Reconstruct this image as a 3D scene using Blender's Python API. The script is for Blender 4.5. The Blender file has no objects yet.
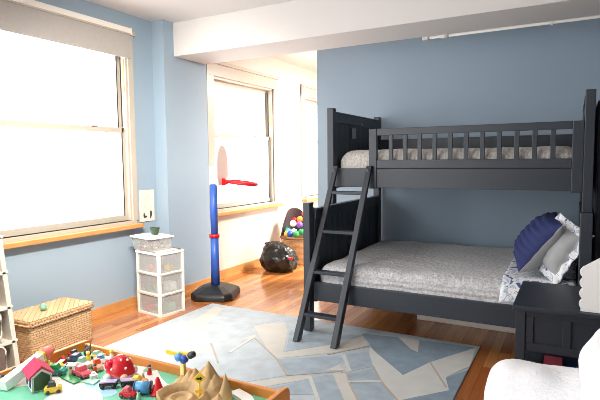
import bpy, bmesh, math, random
from mathutils import Vector, Matrix, noise
PI=math.pi
C=bpy.context.scene.collection
rnd=random.Random(7)

# ---------------------------------------------------------------- materials
def lin(c):
    return tuple(((v/255)/12.92 if v/255<=0.04045 else ((v/255+0.055)/1.055)**2.4) for v in c)
def mat(name,rgb,rough=.5,metal=0.,var=0.,scale=8.,bump=0.,bscale=60.,coat=0.,spec=.5,sheen=0.):
    m=bpy.data.materials.new(name); m.use_nodes=True
    nt=m.node_tree; b=nt.nodes['Principled BSDF']
    c=lin(rgb)
    b.inputs['Roughness'].default_value=rough; b.inputs['Metallic'].default_value=metal
    b.inputs['Specular IOR Level'].default_value=spec
    b.inputs['Coat Weight'].default_value=coat; b.inputs['Sheen Weight'].default_value=sheen
    b.inputs['Base Color'].default_value=(*c,1)
    tc=nt.nodes.new('ShaderNodeTexCoord')
    if var>0:
        n=nt.nodes.new('ShaderNodeTexNoise'); n.inputs['Scale'].default_value=scale; n.inputs['Detail'].default_value=4
        r=nt.nodes.new('ShaderNodeValToRGB')
        r.color_ramp.elements[0].color=(*[max(0,v*(1-var)) for v in c],1); r.color_ramp.elements[1].color=(*[min(1,v*(1+var)) for v in c],1)
        r.color_ramp.elements[0].position=.3; r.color_ramp.elements[1].position=.7
        nt.links.new(tc.outputs['Object'],n.inputs['Vector']); nt.links.new(n.outputs['Fac'],r.inputs['Fac']); nt.links.new(r.outputs['Color'],b.inputs['Base Color'])
    if bump>0:
        n2=nt.nodes.new('ShaderNodeTexNoise'); n2.inputs['Scale'].default_value=bscale; n2.inputs['Detail'].default_value=3
        bp=nt.nodes.new('ShaderNodeBump'); bp.inputs['Strength'].default_value=bump; bp.inputs['Distance'].default_value=.01
        nt.links.new(tc.outputs['Object'],n2.inputs['Vector']); nt.links.new(n2.outputs['Fac'],bp.inputs['Height']); nt.links.new(bp.outputs['Normal'],b.inputs['Normal'])
    return m
def nodes_of(m): return m.node_tree, m.node_tree.nodes['Principled BSDF']

M={}
M['wall_blue']=mat('wall_blue_paint',(153,174,192),.6,var=.02,scale=1.5,bump=.05,bscale=120)
M['wall_cream']=mat('wall_cream_paint',(214,206,197),.6,bump=.04,bscale=120)
M['ceil']=mat('ceiling_white_paint',(220,218,217),.7,bump=.05,bscale=90)
M['white_wood']=mat('white_gloss_paint',(240,236,230),.35)
M['cream_wood']=mat('cream_gloss_paint',(186,178,166),.35)
M['black_line']=mat('black_rubber',(25,27,32),.6)
M['brass']=mat('brass_strip',(214,180,110),.35,metal=.3)
M['shade']=mat('roller_shade_fabric',(176,173,170),.85,var=.03,scale=40,bump=.1,bscale=300)
M['bed']=mat('charcoal_painted_wood',(45,53,63),.42,var=.06,scale=5)
M['bed_edge']=mat('charcoal_gloss',(40,47,57),.42)
M['steel']=mat('brushed_steel',(150,150,155),.35,metal=.8)
M['plastic_w']=mat('white_plastic',(240,236,228),.35)
M['plastic_cream']=mat('cream_plastic',(226,220,208),.4)
M['black']=mat('black_plastic',(28,28,30),.4)
M['bag']=mat('black_bag_film',(15,14,14),.32,spec=.45)
M['hoop_blue']=mat('hoop_blue_plastic',(52,94,186),.4)
M['red']=mat('red_plastic',(215,28,40),.35)
M['pinkwhite']=mat('pale_pink_board',(255,240,234),.5)
M['cone_salmon']=mat('salmon_plastic',(240,120,110),.4)
M['fluff']=mat('white_sherpa',(240,242,246),.95,var=.03,scale=60,bump=.6,bscale=80,sheen=.3)
M['navy']=mat('navy_cotton',(34,46,98),.8,bump=.15,bscale=200)
M['greyback']=mat('pale_grey_cotton',(168,170,172),.85,bump=.1,bscale=200)
M['terr']=mat('sand_brown_toy',(190,158,112),.7,var=.18,scale=18,bump=.4,bscale=40)
M['table_wood']=mat('orange_maple_wood',(206,132,58),.35,var=.1,scale=6)
M['sill_wood']=mat('honey_sill_wood',(204,146,88),.35,var=.1,scale=7)
M['toy_green']=mat('teal_green_board',(120,205,170),.5,var=.06,scale=6)
M['road']=mat('white_painted_road',(245,243,236),.5)
M['pond']=mat('pale_blue_paint',(176,220,236),.5)
for n,c in dict(yellow=(240,204,60),paleyellow=(246,228,150),orange=(232,150,40),green=(40,150,80),darkgreen=(52,84,62),teal=(34,150,132),skyblue=(90,160,220),blue=(40,80,180),darkblue=(36,52,98),slate=(60,78,104),pink=(228,96,112),magenta=(214,36,84),purple=(130,80,170),lilac=(196,178,216),white=(250,250,248),tan=(222,190,130),darkgrey=(60,64,70),brown=(120,76,44),orangered=(226,82,40),peach=(238,196,170),mint=(160,214,190)).items():
    M[n]=mat('toy_'+n+'_paint',c,.35)

# floor planks running in Y
def floor_mat():
    m=mat('oak_plank_floor',(190,110,48),.22,spec=.5,coat=.25); nt,b=nodes_of(m)
    b.inputs['Coat Roughness'].default_value=.12
    tc=nt.nodes.new('ShaderNodeTexCoord'); mp=nt.nodes.new('ShaderNodeMapping'); mp.inputs['Rotation'].default_value=(0,0,PI/2)
    br=nt.nodes.new('ShaderNodeTexBrick'); br.inputs['Scale'].default_value=1; br.inputs['Brick Width'].default_value=.9; br.inputs['Row Height'].default_value=.075
    br.inputs['Mortar Size'].default_value=.0012; br.inputs['Mortar Smooth'].default_value=.3; br.offset=.37
    br.inputs['Color1'].default_value=(*lin((208,146,88)),1); br.inputs['Color2'].default_value=(*lin((170,100,54)),1); br.inputs['Mortar'].default_value=(*lin((110,64,32)),1)
    nt.links.new(tc.outputs['Object'],mp.inputs['Vector']); nt.links.new(mp.outputs['Vector'],br.inputs['Vector'])
    mp2=nt.nodes.new('ShaderNodeMapping'); mp2.inputs['Scale'].default_value=(28,1.6,1); n=nt.nodes.new('ShaderNodeTexNoise'); n.inputs['Scale'].default_value=1.6; n.inputs['Detail'].default_value=6
    nt.links.new(tc.outputs['Object'],mp2.inputs['Vector']); nt.links.new(mp2.outputs['Vector'],n.inputs['Vector'])
    mx=nt.nodes.new('ShaderNodeMix'); mx.data_type='RGBA'; mx.blend_type='MULTIPLY'; mx.inputs[0].default_value=.45
    rp=nt.nodes.new('ShaderNodeValToRGB'); rp.color_ramp.elements[0].position=.3; rp.color_ramp.elements[0].color=(.55,.5,.45,1); rp.color_ramp.elements[1].position=.65; rp.color_ramp.elements[1].color=(1.1,1.08,1.05,1)
    nt.links.new(n.outputs['Fac'],rp.inputs['Fac']); nt.links.new(br.outputs['Color'],mx.inputs[6]); nt.links.new(rp.outputs['Color'],mx.inputs[7]); nt.links.new(mx.outputs[2],b.inputs['Base Color'])
    return m
M['floor']=floor_mat()
def quilt_mat(name,a,bc,stitch):
    m=mat(name,a,.9,sheen=.2); nt,b=nodes_of(m); tc=nt.nodes.new('ShaderNodeTexCoord')
    v=nt.nodes.new('ShaderNodeTexNoise'); v.inputs['Scale'].default_value=70; v.inputs['Detail'].default_value=5; v.inputs['Roughness'].default_value=.7
    r=nt.nodes.new('ShaderNodeValToRGB'); r.color_ramp.elements[0].color=(*lin(bc),1); r.color_ramp.elements[1].color=(*lin(a),1); r.color_ramp.elements[0].position=.38; r.color_ramp.elements[1].position=.58
    nt.links.new(tc.outputs['Object'],v.inputs['Vector']); nt.links.new(v.outputs['Fac'],r.inputs['Fac']); nt.links.new(r.outputs['Color'],b.inputs['Base Color'])
    w=nt.nodes.new('ShaderNodeTexWave'); w.inputs['Scale'].default_value=stitch; w.inputs['Distortion'].default_value=1.5; w.bands_direction='Z' if stitch<9 else 'X'
    nt.links.new(tc.outputs['Object'],w.inputs['Vector'])
    n=nt.nodes.new('ShaderNodeTexNoise'); n.inputs['Scale'].default_value=26; n.inputs['Detail'].default_value=5
    nt.links.new(tc.outputs['Object'],n.inputs['Vector'])
    ad=nt.nodes.new('ShaderNodeMath'); ad.operation='MULTIPLY_ADD'; ad.inputs[1].default_value=.4 if stitch<9 else .10
    nt.links.new(w.outputs['Fac'],ad.inputs[0]); nt.links.new(n.outputs['Fac'],ad.inputs[2])
    bp=nt.nodes.new('ShaderNodeBump'); bp.inputs['Strength'].default_value=.8; bp.inputs['Distance'].default_value=.022
    nt.links.new(ad.outputs[0],bp.inputs['Height']); nt.links.new(bp.outputs['Normal'],b.inputs['Normal'])
    return m
M['quilt']=quilt_mat('grey_white_quilt',(216,217,219),(172,173,177),7.5)
M['quilt_up']=quilt_mat('cream_quilt',(206,202,198),(170,166,164),10)
def map_mat():
    m=mat('white_cotton_blue_print',(240,240,242),.85,bump=.15,bscale=25); nt,b=nodes_of(m); tc=nt.nodes.new('ShaderNodeTexCoord')
    n=nt.nodes.new('ShaderNodeTexNoise'); n.inputs['Scale'].default_value=14; n.inputs['Detail'].default_value=3; n.inputs['Distortion'].default_value=1.2
    r=nt.nodes.new('ShaderNodeValToRGB'); e=r.color_ramp.elements
    e[0].position=.36; e[0].color=(*lin((70,90,140)),1); e[1].position=.43; e[1].color=(*lin((238,240,244)),1)
    x=e.new(.56); x.color=(*lin((236,238,242)),1); x=e.new(.60); x.color=(*lin((140,178,206)),1); x=e.new(.66); x.color=(*lin((226,226,226)),1)
    nt.links.new(tc.outputs['Object'],n.inputs['Vector']); nt.links.new(n.outputs['Fac'],r.inputs['Fac']); nt.links.new(r.outputs['Color'],b.inputs['Base Color'])
    return m
M['map']=map_mat()
def wicker_mat(name,a,d,s=1):
    m=mat(name,a,.7); nt,b=nodes_of(m); tc=nt.nodes.new('ShaderNodeTexCoord')
    sp=nt.nodes.new('ShaderNodeSeparateXYZ'); ad=nt.nodes.new('ShaderNodeMath'); cb=nt.nodes.new('ShaderNodeCombineXYZ')
    nt.links.new(tc.outputs['Object'],sp.inputs[0]); nt.links.new(sp.outputs[0],ad.inputs[0]); nt.links.new(sp.outputs[1],ad.inputs[1])
    nt.links.new(ad.outputs[0],cb.inputs[0]); nt.links.new(sp.outputs[2],cb.inputs[1])
    br=nt.nodes.new('ShaderNodeTexBrick'); br.inputs['Scale'].default_value=s; br.inputs['Brick Width'].default_value=.05; br.inputs['Row Height'].default_value=.017; br.inputs['Mortar Size'].default_value=.0025; br.inputs['Mortar Smooth'].default_value=1
    br.inputs['Color1'].default_value=(*lin(a),1); br.inputs['Color2'].default_value=(*[v*.8 for v in lin(a)],1); br.inputs['Mortar'].default_value=(*lin(d),1)
    nt.links.new(cb.outputs[0],br.inputs['Vector']); nt.links.new(br.outputs['Color'],b.inputs['Base Color'])
    bp=nt.nodes.new('ShaderNodeBump'); bp.inputs['Strength'].default_value=.8; bp.inputs['Distance'].default_value=.008; bp.invert=True
    nt.links.new(br.outputs['Fac'],bp.inputs['Height']); nt.links.new(bp.outputs['Normal'],b.inputs['Normal'])
    return m
M['wicker']=wicker_mat('seagrass_weave',(222,184,140),(178,134,92))
M['basket']=wicker_mat('tan_basket_weave',(214,170,120),(150,104,62))
def see_mat(name,rgb,alpha,rough=.1):
    m=bpy.data.materials.new(name); m.use_nodes=True; nt=m.node_tree; b=nt.nodes['Principled BSDF']; out=nt.nodes['Material Output']
    b.inputs['Base Color'].default_value=(*lin(rgb),1); b.inputs['Roughness'].default_value=rough
    t=nt.nodes.new('ShaderNodeBsdfTransparent'); mx=nt.nodes.new('ShaderNodeMixShader'); mx.inputs[0].default_value=alpha
    nt.links.new(t.outputs[0],mx.inputs[1]); nt.links.new(b.outputs[0],mx.inputs[2]); nt.links.new(mx.outputs[0],out.inputs['Surface'])
    return m
M['clear']=see_mat('clear_frosted_plastic',(205,206,206),.36,.25)
M['frost']=see_mat('frosted_drawer_plastic',(214,206,200),.62,.3)
def glass_mat():
    m=bpy.data.materials.new('window_glass'); m.use_nodes=True; nt=m.node_tree; out=nt.nodes['Material Output']
    nt.nodes.remove(nt.nodes['Principled BSDF'])
    t=nt.nodes.new('ShaderNodeBsdfTransparent'); g=nt.nodes.new('ShaderNodeBsdfGlossy'); g.inputs['Roughness'].default_value=.02
    mx=nt.nodes.new('ShaderNodeMixShader'); lw=nt.nodes.new('ShaderNodeLayerWeight'); f=nt.nodes.new('ShaderNodeMath'); f.operation='POWER'; f.inputs[1].default_value=4; nt.links.new(lw.outputs['Facing'],f.inputs[0])
    nt.links.new(f.outputs[0],mx.inputs[0]); nt.links.new(t.outputs[0],mx.inputs[1]); nt.links.new(g.outputs[0],mx.inputs[2]); nt.links.new(mx.outputs[0],out.inputs['Surface'])
    return m
M['glass']=glass_mat()
M['rug_g']=mat('rug_pale_grey_pile',(178,188,195),.95,var=.11,scale=9,bump=.3,bscale=250)
M['rug_b']=mat('rug_light_blue_pile',(160,175,186),.95,var=.14,scale=9,bump=.3,bscale=250)
M['rug_d']=mat('rug_slate_blue_pile',(130,149,164),.95,var=.12,scale=10,bump=.3,bscale=250)
M['rug_c']=mat('rug_cream_pile',(198,196,190),.95,var=.05,scale=9,bump=.3,bscale=250)
M['rug_w']=mat('rug_white_pile',(200,202,200),.95,var=.05,scale=9,bump=.3,bscale=250)
M['rug_t']=mat('rug_tan_line',(180,168,156),.95)

# ---------------------------------------------------------------- mesh builder
class MB:
    def __init__(s): s.v=[]; s.f=[]; s.m=[]; s.sm=[]
    def add(s,bm,mi=0,smooth=False,mx=None):
        o=len(s.v); bm.verts.index_update()
        for v in bm.verts: s.v.append((mx@v.co) if mx else v.co.copy())
        for f in bm.faces:
            s.f.append([o+v.index for v in f.verts]); s.m.append(mi if mi>=0 else f.material_index); s.sm.append(smooth)
        bm.free(); return s
    def box(s,x0,x1,y0,y1,z0,z1,bev=0.,mi=0,mx=None):
        bm=bmesh.new(); bmesh.ops.create_cube(bm,size=1)
        for v in bm.verts: v.co=Vector((x0+(v.co.x+.5)*(x1-x0),y0+(v.co.y+.5)*(y1-y0),z0+(v.co.z+.5)*(z1-z0)))
        if bev>0: bmesh.ops.bevel(bm,geom=bm.edges[:],offset=bev,segments=2,affect='EDGES',profile=.6)
        return s.add(bm,mi,False,mx)
    def hexa(s,pts,mi=0):   # 8 points: bottom ring 4, top ring 4
        o=len(s.v); s.v+= [Vector(p) for p in pts]
        for f in ((3,2,1,0),(4,5,6,7),(0,1,5,4),(1,2,6,5),(2,3,7,6),(3,0,4,7)):
            s.f.append([o+i for i in f]); s.m.append(mi); s.sm.append(False)
        return s
    def cyl(s,p0,p1,r0,r1=None,seg=18,mi=0,smooth=True,cap=True):
        r1=r0 if r1 is None else r1; p0=Vector(p0); p1=Vector(p1); d=p1-p0
        bm=bmesh.new(); bmesh.ops.create_cone(bm,cap_ends=cap,segments=seg,radius1=r0,radius2=max(r1,1e-5),depth=d.length)
        q=d.to_track_quat('Z','Y').to_matrix().to_4x4(); mx=Matrix.Translation((p0+p1)/2)@q
        return s.add(bm,mi,smooth,mx)
    def sph(s,c,r,seg=16,mi=0,mx=None):
        if not hasattr(r,'__len__'): r=(r,r,r)
        bm=bmesh.new(); bmesh.ops.create_uvsphere(bm,u_segments=seg,v_segments=max(6,seg//2+2),radius=1)
        m=Matrix.Translation(Vector(c))@Matrix.Diagonal((*r,1))
        return s.add(bm,mi,True,(mx@m) if mx else m)
    def prism(s,poly,axis,a0,a1,mi=0,smooth=False,mx=None):
        o=len(s.v); n=len(poly)
        def P(u,w,a):
            p=Vector((a,u,w)) if axis=='x' else Vector((u,a,w)) if axis=='y' else Vector((u,w,a))
            return mx@p if mx else p
        for a in (a0,a1):
            for u,w in poly: s.v.append(P(u,w,a))
        s.f.append([o+i for i in range(n)][::-1]); s.f.append([o+n+i for i in range(n)])
        for i in range(n): s.f.append([o+i,o+(i+1)%n,o+n+(i+1)%n,o+n+i])
        s.m+=[mi]*(n+2); s.sm+=[False,False]+[smooth]*n
        return s
    def lathe(s,prof,c=(0,0,0),seg=28,mi=0,sq=(1,1)):
        o=len(s.v); n=len(prof)
        for k in range(seg):
            a=2*PI*k/seg
            for r,z in prof: s.v.append(Vector((c[0]+r*math.cos(a)*sq[0],c[1]+r*math.sin(a)*sq[1],c[2]+z)))
        for k in range(seg):
            for i in range(n-1):
                a=o+k*n+i; b=o+((k+1)%seg)*n+i
                s.f.append([a,b,b+1,a+1]); s.m.append(mi); s.sm.append(True)
        return s
    def tube(s,pts,r,seg=8,mi=0,closed=False):
        pts=[Vector(p) for p in pts]; n=len(pts); o=len(s.v)
        for i,p in enumerate(pts):
            if closed: t=pts[(i+1)%n]-pts[i-1]
            else: t=pts[min(i+1,n-1)]-pts[max(i-1,0)]
            q=t.to_track_quat('Z','Y')
            for k in range(seg):
                a=2*PI*k/seg; s.v.append(p+q@Vector((math.cos(a)*r,math.sin(a)*r,0)))
        for i in range(n if closed else n-1):
            for k in range(seg):
                a=o+i*seg; b=o+((i+1)%n)*seg
                s.f.append([a+k,a+(k+1)%seg,b+(k+1)%seg,b+k]); s.m.append(mi); s.sm.append(True)
        if not closed:
            s.f.append([o+k for k in range(seg)][::-1]); s.f.append([o+(n-1)*seg+k for k in range(seg)]); s.m+=[mi,mi]; s.sm+=[False,False]
        return s
    def soft(s,x0,x1,y0,y1,z0,z1,r,cuts=20,amp=0.,freq=6.,mi=0,mx=None,seed=0.,puff=0.):
        bm=bmesh.new(); bmesh.ops.create_cube(bm,size=2); bmesh.ops.subdivide_edges(bm,edges=bm.edges[:],cuts=cuts,use_grid_fill=True)
        c=Vector(((x0+x1)/2,(y0+y1)/2,(z0+z1)/2)); hs=Vector(((x1-x0)/2,(y1-y0)/2,(z1-z0)/2))
        for v in bm.verts:
            u=v.co.copy(); p=Vector((u.x*hs.x,u.y*hs.y,u.z*hs.z))
            q=Vector([max(-(h-r),min(h-r,a)) for a,h in zip(p,hs)]); d=p-q
            if d.length>1e-9: d=d.normalized()*r; 
            w=q+d
            n=d.normalized() if d.length>1e-6 else Vector((0,0,1))
            if puff: w+=n*puff*max(0,(1-u.x**2))*max(0,(1-u.y**2))
            if amp: w+=n*amp*noise.noise((w+c)*freq+Vector((seed,seed*2,0)))
            v.co=w+c
        return s.add(bm,mi,True,mx)
    def pillow(s,w,h,t,mx,flange=0.,n=44,mi=0,mib=0,amp=.0,ribs=0,mif=None):
        # lens in local x (width) y (height), z = thickness; front +z
        o=len(s.v); N=n
        def prof(a):
            return max(0.,1-abs(a)**2.6)**.62
        for side in (1,-1):
            for i in range(N+1):
                for j in range(N+1):
                    u=-1+2*i/N; v=-1+2*j/N
                    k=1-.05*(1-abs(v)**2)*abs(u)**4; k2=1-.05*(1-abs(u)**2)*abs(v)**4
                    x=u*w/2*k; y=v*h/2*k2
                    fu=1-2*flange/w; fv=1-2*flange/h
                    uu=u/fu; vv=v/fv
                    z=t/2*prof(min(1,abs(uu)))*prof(min(1,abs(vv)))+.003
                    if ribs and side>0: z+=.013*(abs(math.sin(v*PI*ribs/2))-.5)*prof(min(1,abs(uu)))*prof(min(1,abs(vv)))**.3
                    if abs(uu)>1 or abs(vv)>1: z=.004; zz=.008*math.sin(u*9+v*14)
                    else: zz=0
                    z=side*z+zz
                    if amp: z+=amp*noise.noise(Vector((u*3,v*3,side*2)))
                    s.v.append(mx@Vector((x,y,z)))
        def id(sd,i,j): return o+sd*(N+1)**2+i*(N+1)+j
        for sd in (0,1):
            for i in range(N):
                for j in range(N):
                    q=[id(sd,i,j),id(sd,i+1,j),id(sd,i+1,j+1),id(sd,i,j+1)]
                    u=abs(-1+2*(i+.5)/N); v=abs(-1+2*(j+.5)/N)
                    m_=mi if sd==0 else mib
                    if mif is not None and (u>1-2*flange/w or v>1-2*flange/h): m_=mif
                    s.f.append(q if sd==0 else q[::-1]); s.m.append(m_); s.sm.append(True)
        for k in range(N):
            for a,b in (((0,k),(0,k+1)),((N,k+1),(N,k)),((k+1,0),(k,0)),((k,N),(k+1,N))):
                s.f.append([id(0,*a),id(0,*b),id(1,*b),id(1,*a)]); s.m.append(mib if mif is None else mif); s.sm.append(True)
        return s
    def build(s,name,mats,parent=None,bevel=0.):
        me=bpy.data.meshes.new(name); vs=s.v
        if parent is not None:
            inv=ROOT[parent.name].inverted(); vs=[inv@v for v in s.v]
        me.from_pydata([tuple(v) for v in vs],[],s.f)
        if not isinstance(mats,(list,tuple)): mats=[mats]
        for m in mats: me.materials.append(m)
        for p,mi,sm in zip(me.polygons,s.m,s.sm): p.material_index=mi; p.use_smooth=sm
        bm=bmesh.new(); bm.from_mesh(me); bmesh.ops.recalc_face_normals(bm,faces=bm.faces[:]); bm.to_mesh(me); bm.free()
        me.update()
        o=bpy.data.objects.new(name,me); C.objects.link(o)
        if parent is not None:
            o.parent=parent; ROOT[o.name]=ROOT[parent.name]
        else: ROOT[o.name]=Matrix.Identity(4)
        if bevel>0:
            md=o.modifiers.new('bevel','BEVEL'); md.width=bevel; md.segments=2; md.limit_method='ANGLE'
        return o
ROOT={}
def thing(name,label,cat,loc=(0,0,0),rz=0,group=None):
    o=bpy.data.objects.new(name,None); C.objects.link(o); o.location=loc; o.rotation_euler=(0,0,rz); o.empty_display_size=.05
    ROOT[o.name]=Matrix.Translation(loc)@Matrix.Rotation(rz,4,'Z'); tag(o,label,cat,group); return o
def tag(o,label,cat,group=None):
    o['label']=label; o['category']=cat
    if group: o['group']=group
    return o
def struct(o): o['kind']='structure'; return o
def at(loc,rz=0,rx=0,ry=0): return Matrix.Translation(loc)@Matrix.Rotation(rz,4,'Z')@Matrix.Rotation(ry,4,'Y')@Matrix.Rotation(rx,4,'X')
def XF(mb,mx):
    mb.v=[mx@v for v in mb.v]; return mb
# ---------------------------------------------------------------- room
Z1=2.9; XW=-3.9; XP=-3.74; XA=-3.79; YB=5.4
struct(MB().box(-4.3,3.0,-2.2,9.6,-.12,0).build('floor',M['floor']))
struct(MB().box(-4.3,3.0,-2.2,4.12,Z1,Z1+.12).box(-4.3,3.0,4.6,9.6,Z1,Z1+.12).build('ceiling',M['ceil']))
def wall_with_openings(name,x0,x1,y0,y1,ops,m):
    mb=MB(); y=y0
    for (a,b,c,d) in ops:
        mb.box(x0,x1,y,a,0,Z1); mb.box(x0,x1,a,b,0,c); mb.box(x0,x1,a,b,d,Z1); y=b
    mb.box(x0,x1,y,y1,0,Z1); return struct(mb.build(name,m))
wall_with_openings('wall_left',-4.15,XW,-2.2,3.95,[(-.9,.9,.84,2.7),(2.26,3.60,.84,2.72)],M['wall_blue'])
struct(MB().box(-4.15,XP,3.95,4.63,0,Z1).build('wall_pilaster',M['wall_blue']))
wall_with_openings('wall_alcove',-4.15,XA,4.63,9.4,[(4.80,6.14,.84,2.47),(7.1,8.36,.84,2.47)],M['wall_cream'])
struct(MB().box(-2.71,3.0,YB,YB+.16,0,Z1).build('wall_back',M['wall_blue']))
struct(MB().box(-4.15,3.0,9.4,9.55,0,Z1).build('wall_far',M['wall_cream']))
struct(MB().box(2.85,3.0,-2.2,5.4,0,Z1).build('wall_right',M['wall_blue']))
struct(MB().box(-2.4,3.0,-2.35,-2.2,0,Z1).build('wall_rear',M['wall_blue']))
struct(MB().box(XP-.2,3.0,4.10,4.62,2.555,Z1+.1).build('ceiling_beam',M['ceil']))
# baseboards
struct(MB().box(XW,XW+.018,-2.2,3.95,0,.085).box(XW,XW+.03,-2.2,3.95,0,.02).build('baseboard_left',M['sill_wood']))
struct(MB().box(XP,XP+.018,3.93,4.63,0,.085).box(XW,XP,3.932,3.95,0,.085).box(XP,XP+.03,3.93,4.63,0,.02).build('baseboard_pilaster',M['sill_wood']))
struct(MB().box(XA,XA+.018,4.63,9.4,0,.11).box(XA,XA+.03,4.63,9.4,0,.02).build('baseboard_alcove',M['sill_wood']))
struct(MB().box(-2.71,3.0,YB-.018,YB,0,.10).build('baseboard_back',M['white_wood']))

def window(n,X,a,b,z0,z1,mid,cas,casr,head,wood_y,casm):
    """Double-hung window in the wall plane X, opening a..b (Y), z0..z1."""
    f=MB()
    # casing on the room side of the wall and the jamb lining
    f.box(X-.0,X+.022,a-cas,a+.0,z0,z1+head,.003).box(X,X+.022,b,b+casr,z0,z1+head,.003).box(X,X+.026,a-cas,b+casr,z1,z1+head,.003)
    f.box(X,X+.045,a-cas-.02,b+casr+.02,z1+head-.03,z1+head+.01,.004)
    f.box(X-.2,X,a,a+.018,z0,z1).box(X-.2,X,b-.018,b,z0,z1).box(X-.2,X,a,b,z1-.018,z1)
    f.box(X-.2,X+.01,a,b,z0-.01,z0)
    w=struct(f.build('window_%d'%n,casm))
    s=MB()
    lo=(X-.085,X-.05); up=(X-.13,X-.095)
    s.box(*lo,a+.018,a+.05,z0,mid).box(*lo,b-.045,b-.018,z0,mid).box(*lo,a+.05,b-.045,z0,z0+.055).box(*lo,a+.018,b-.018,mid-.05,mid,.003)
    s.box(lo[1],lo[1]+.012,(a+b)/2-.03+.3,(a+b)/2+.03+.3,mid-.004,mid+.014)
    s.build('lower_sash',casm,w)
    u=MB(); u.box(*up,a+.018,a+.05,mid-.045,z1).box(*up,b-.045,b-.018,mid-.045,z1).box(*up,a+.05,b-.045,mid-.045,mid-.005).box(*up,a+.05,b-.045,z1-.07,z1-.018)
    u.build('upper_sash',casm,w)
    MB().box(lo[0]+.012,lo[0]+.018,a+.05,b-.045,z0+.055,mid-.05).build('lower_pane',M['glass'],w)
    MB().box(up[0]+.012,up[0]+.018,a+.05,b-.045,mid-.005,z1-.07).build('upper_pane',M['glass'],w)
    t=MB()
    t.box(lo[1]-.001,lo[1]+.006,b-.052,b-.044,z0+.05,mid-.05).box(up[1],up[1]+.006,b-.052,b-.044,mid,z1-.05).box(lo[0]+.012,lo[0]+.022,b-.0225,b-.0175,mid+.01,z1-.05)
    t.build('sash_track',M['black_line'],w)
    MB().box(X-.045,X-.02,b-.0245,b-.0175,z1-.52,z1-.2).build('balance_strip',M['brass'],w)
    st=MB().box(X-.055,X+.02,a-.0,b+casr-.02,z0-.035,z0+.0)
    st.build('stool',casm,w)
    sl=MB().box(X-.02,X+.085,wood_y[0],wood_y[1],z0-.075,z0-.033,.008)
    sl.build('wood_sill',M['sill_wood'],w)
    return w
window(1,XW,2.26,3.60,.865,2.66,1.79,.09,.065,.06,(1.0,3.68),M['cream_wood'])
window(2,XA,4.80,6.15,.87,2.46,1.79,.13,.09,.17,(4.70,6.27),M['cream_wood'])
window(3,XA,7.1,8.37,.87,2.46,1.79,.13,.13,.17,(7.0,8.5),M['cream_wood'])

# roller shade on the near window
t=thing('roller_shade','pale grey fabric roller shade pulled partway down the big near window','window shade',(XW+.05,2.93,2.46))
MB().box(XW+.028,XW+.034,2.12,3.625,2.475,2.72).build('shade_fabric',M['shade'],t)
MB().box(XW+.024,XW+.040,2.12,3.625,2.463,2.483,.004).build('hem_bar',M['shade'],t)
MB().box(XW+.0,XW+.05,2.10,3.625,2.705,2.755,.006).build('valance',M['white_wood'],t)
MB().box(XW+.0,XW+.055,3.625,3.635,2.69,2.76).build('end_cap',M['plastic_w'],t)

# pipe along the beam
t=thing('ceiling_pipe','thin white pipe with a coupling running along the beam above the blue wall','pipe',(-.5,4.66,2.52))
MB().cyl((-1.25,4.638,2.546),(2.8,4.638,2.546),.013,seg=12).build('pipe',M['ceil'],t)
MB().cyl((-1.08,4.638,2.546),(-1.02,4.638,2.546),.020,seg=12).build('coupling',M['ceil'],t)
MB().cyl((-1.22,4.638,2.546),(-1.19,4.638,2.546),.021,seg=12).build('coupling',M['ceil'],t)
for x in (-1.235,-.2,.9): MB().box(x-.01,x+.01,4.62,4.662,2.525,2.575).build('bracket',M['ceil'],t)

# paper card on the wall beside the window
d=MB().box(XW+.002,XW+.010,3.70,3.90,.835,1.16)
for y,z,r1,r2 in ((3.755,.90,.012,.03),(3.775,.885,.022,.012),(3.85,.91,.018,.035),(3.845,.875,.012,.012)): d.sph((XW+.0095,y,z),(.002,r1,r2),10,mi=1)
for y,z in ((3.77,1.05),(3.80,1.09),(3.83,1.05),(3.80,1.12),(3.77,.99),(3.84,.99)): d.tube([(XW+.0100,y+.015*math.cos(a*PI/6),z+.015*math.sin(a*PI/6)) for a in range(12)],.0016,5,mi=2,closed=True)
tag(d.build('wall_card',[mat('cream_card',(238,224,210),.8,var=.03),M['darkgrey'],mat('faint_print',(206,186,172),.8)]),'small cream paper card with dark drawings on the wall above the little drawer tower','picture')

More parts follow.
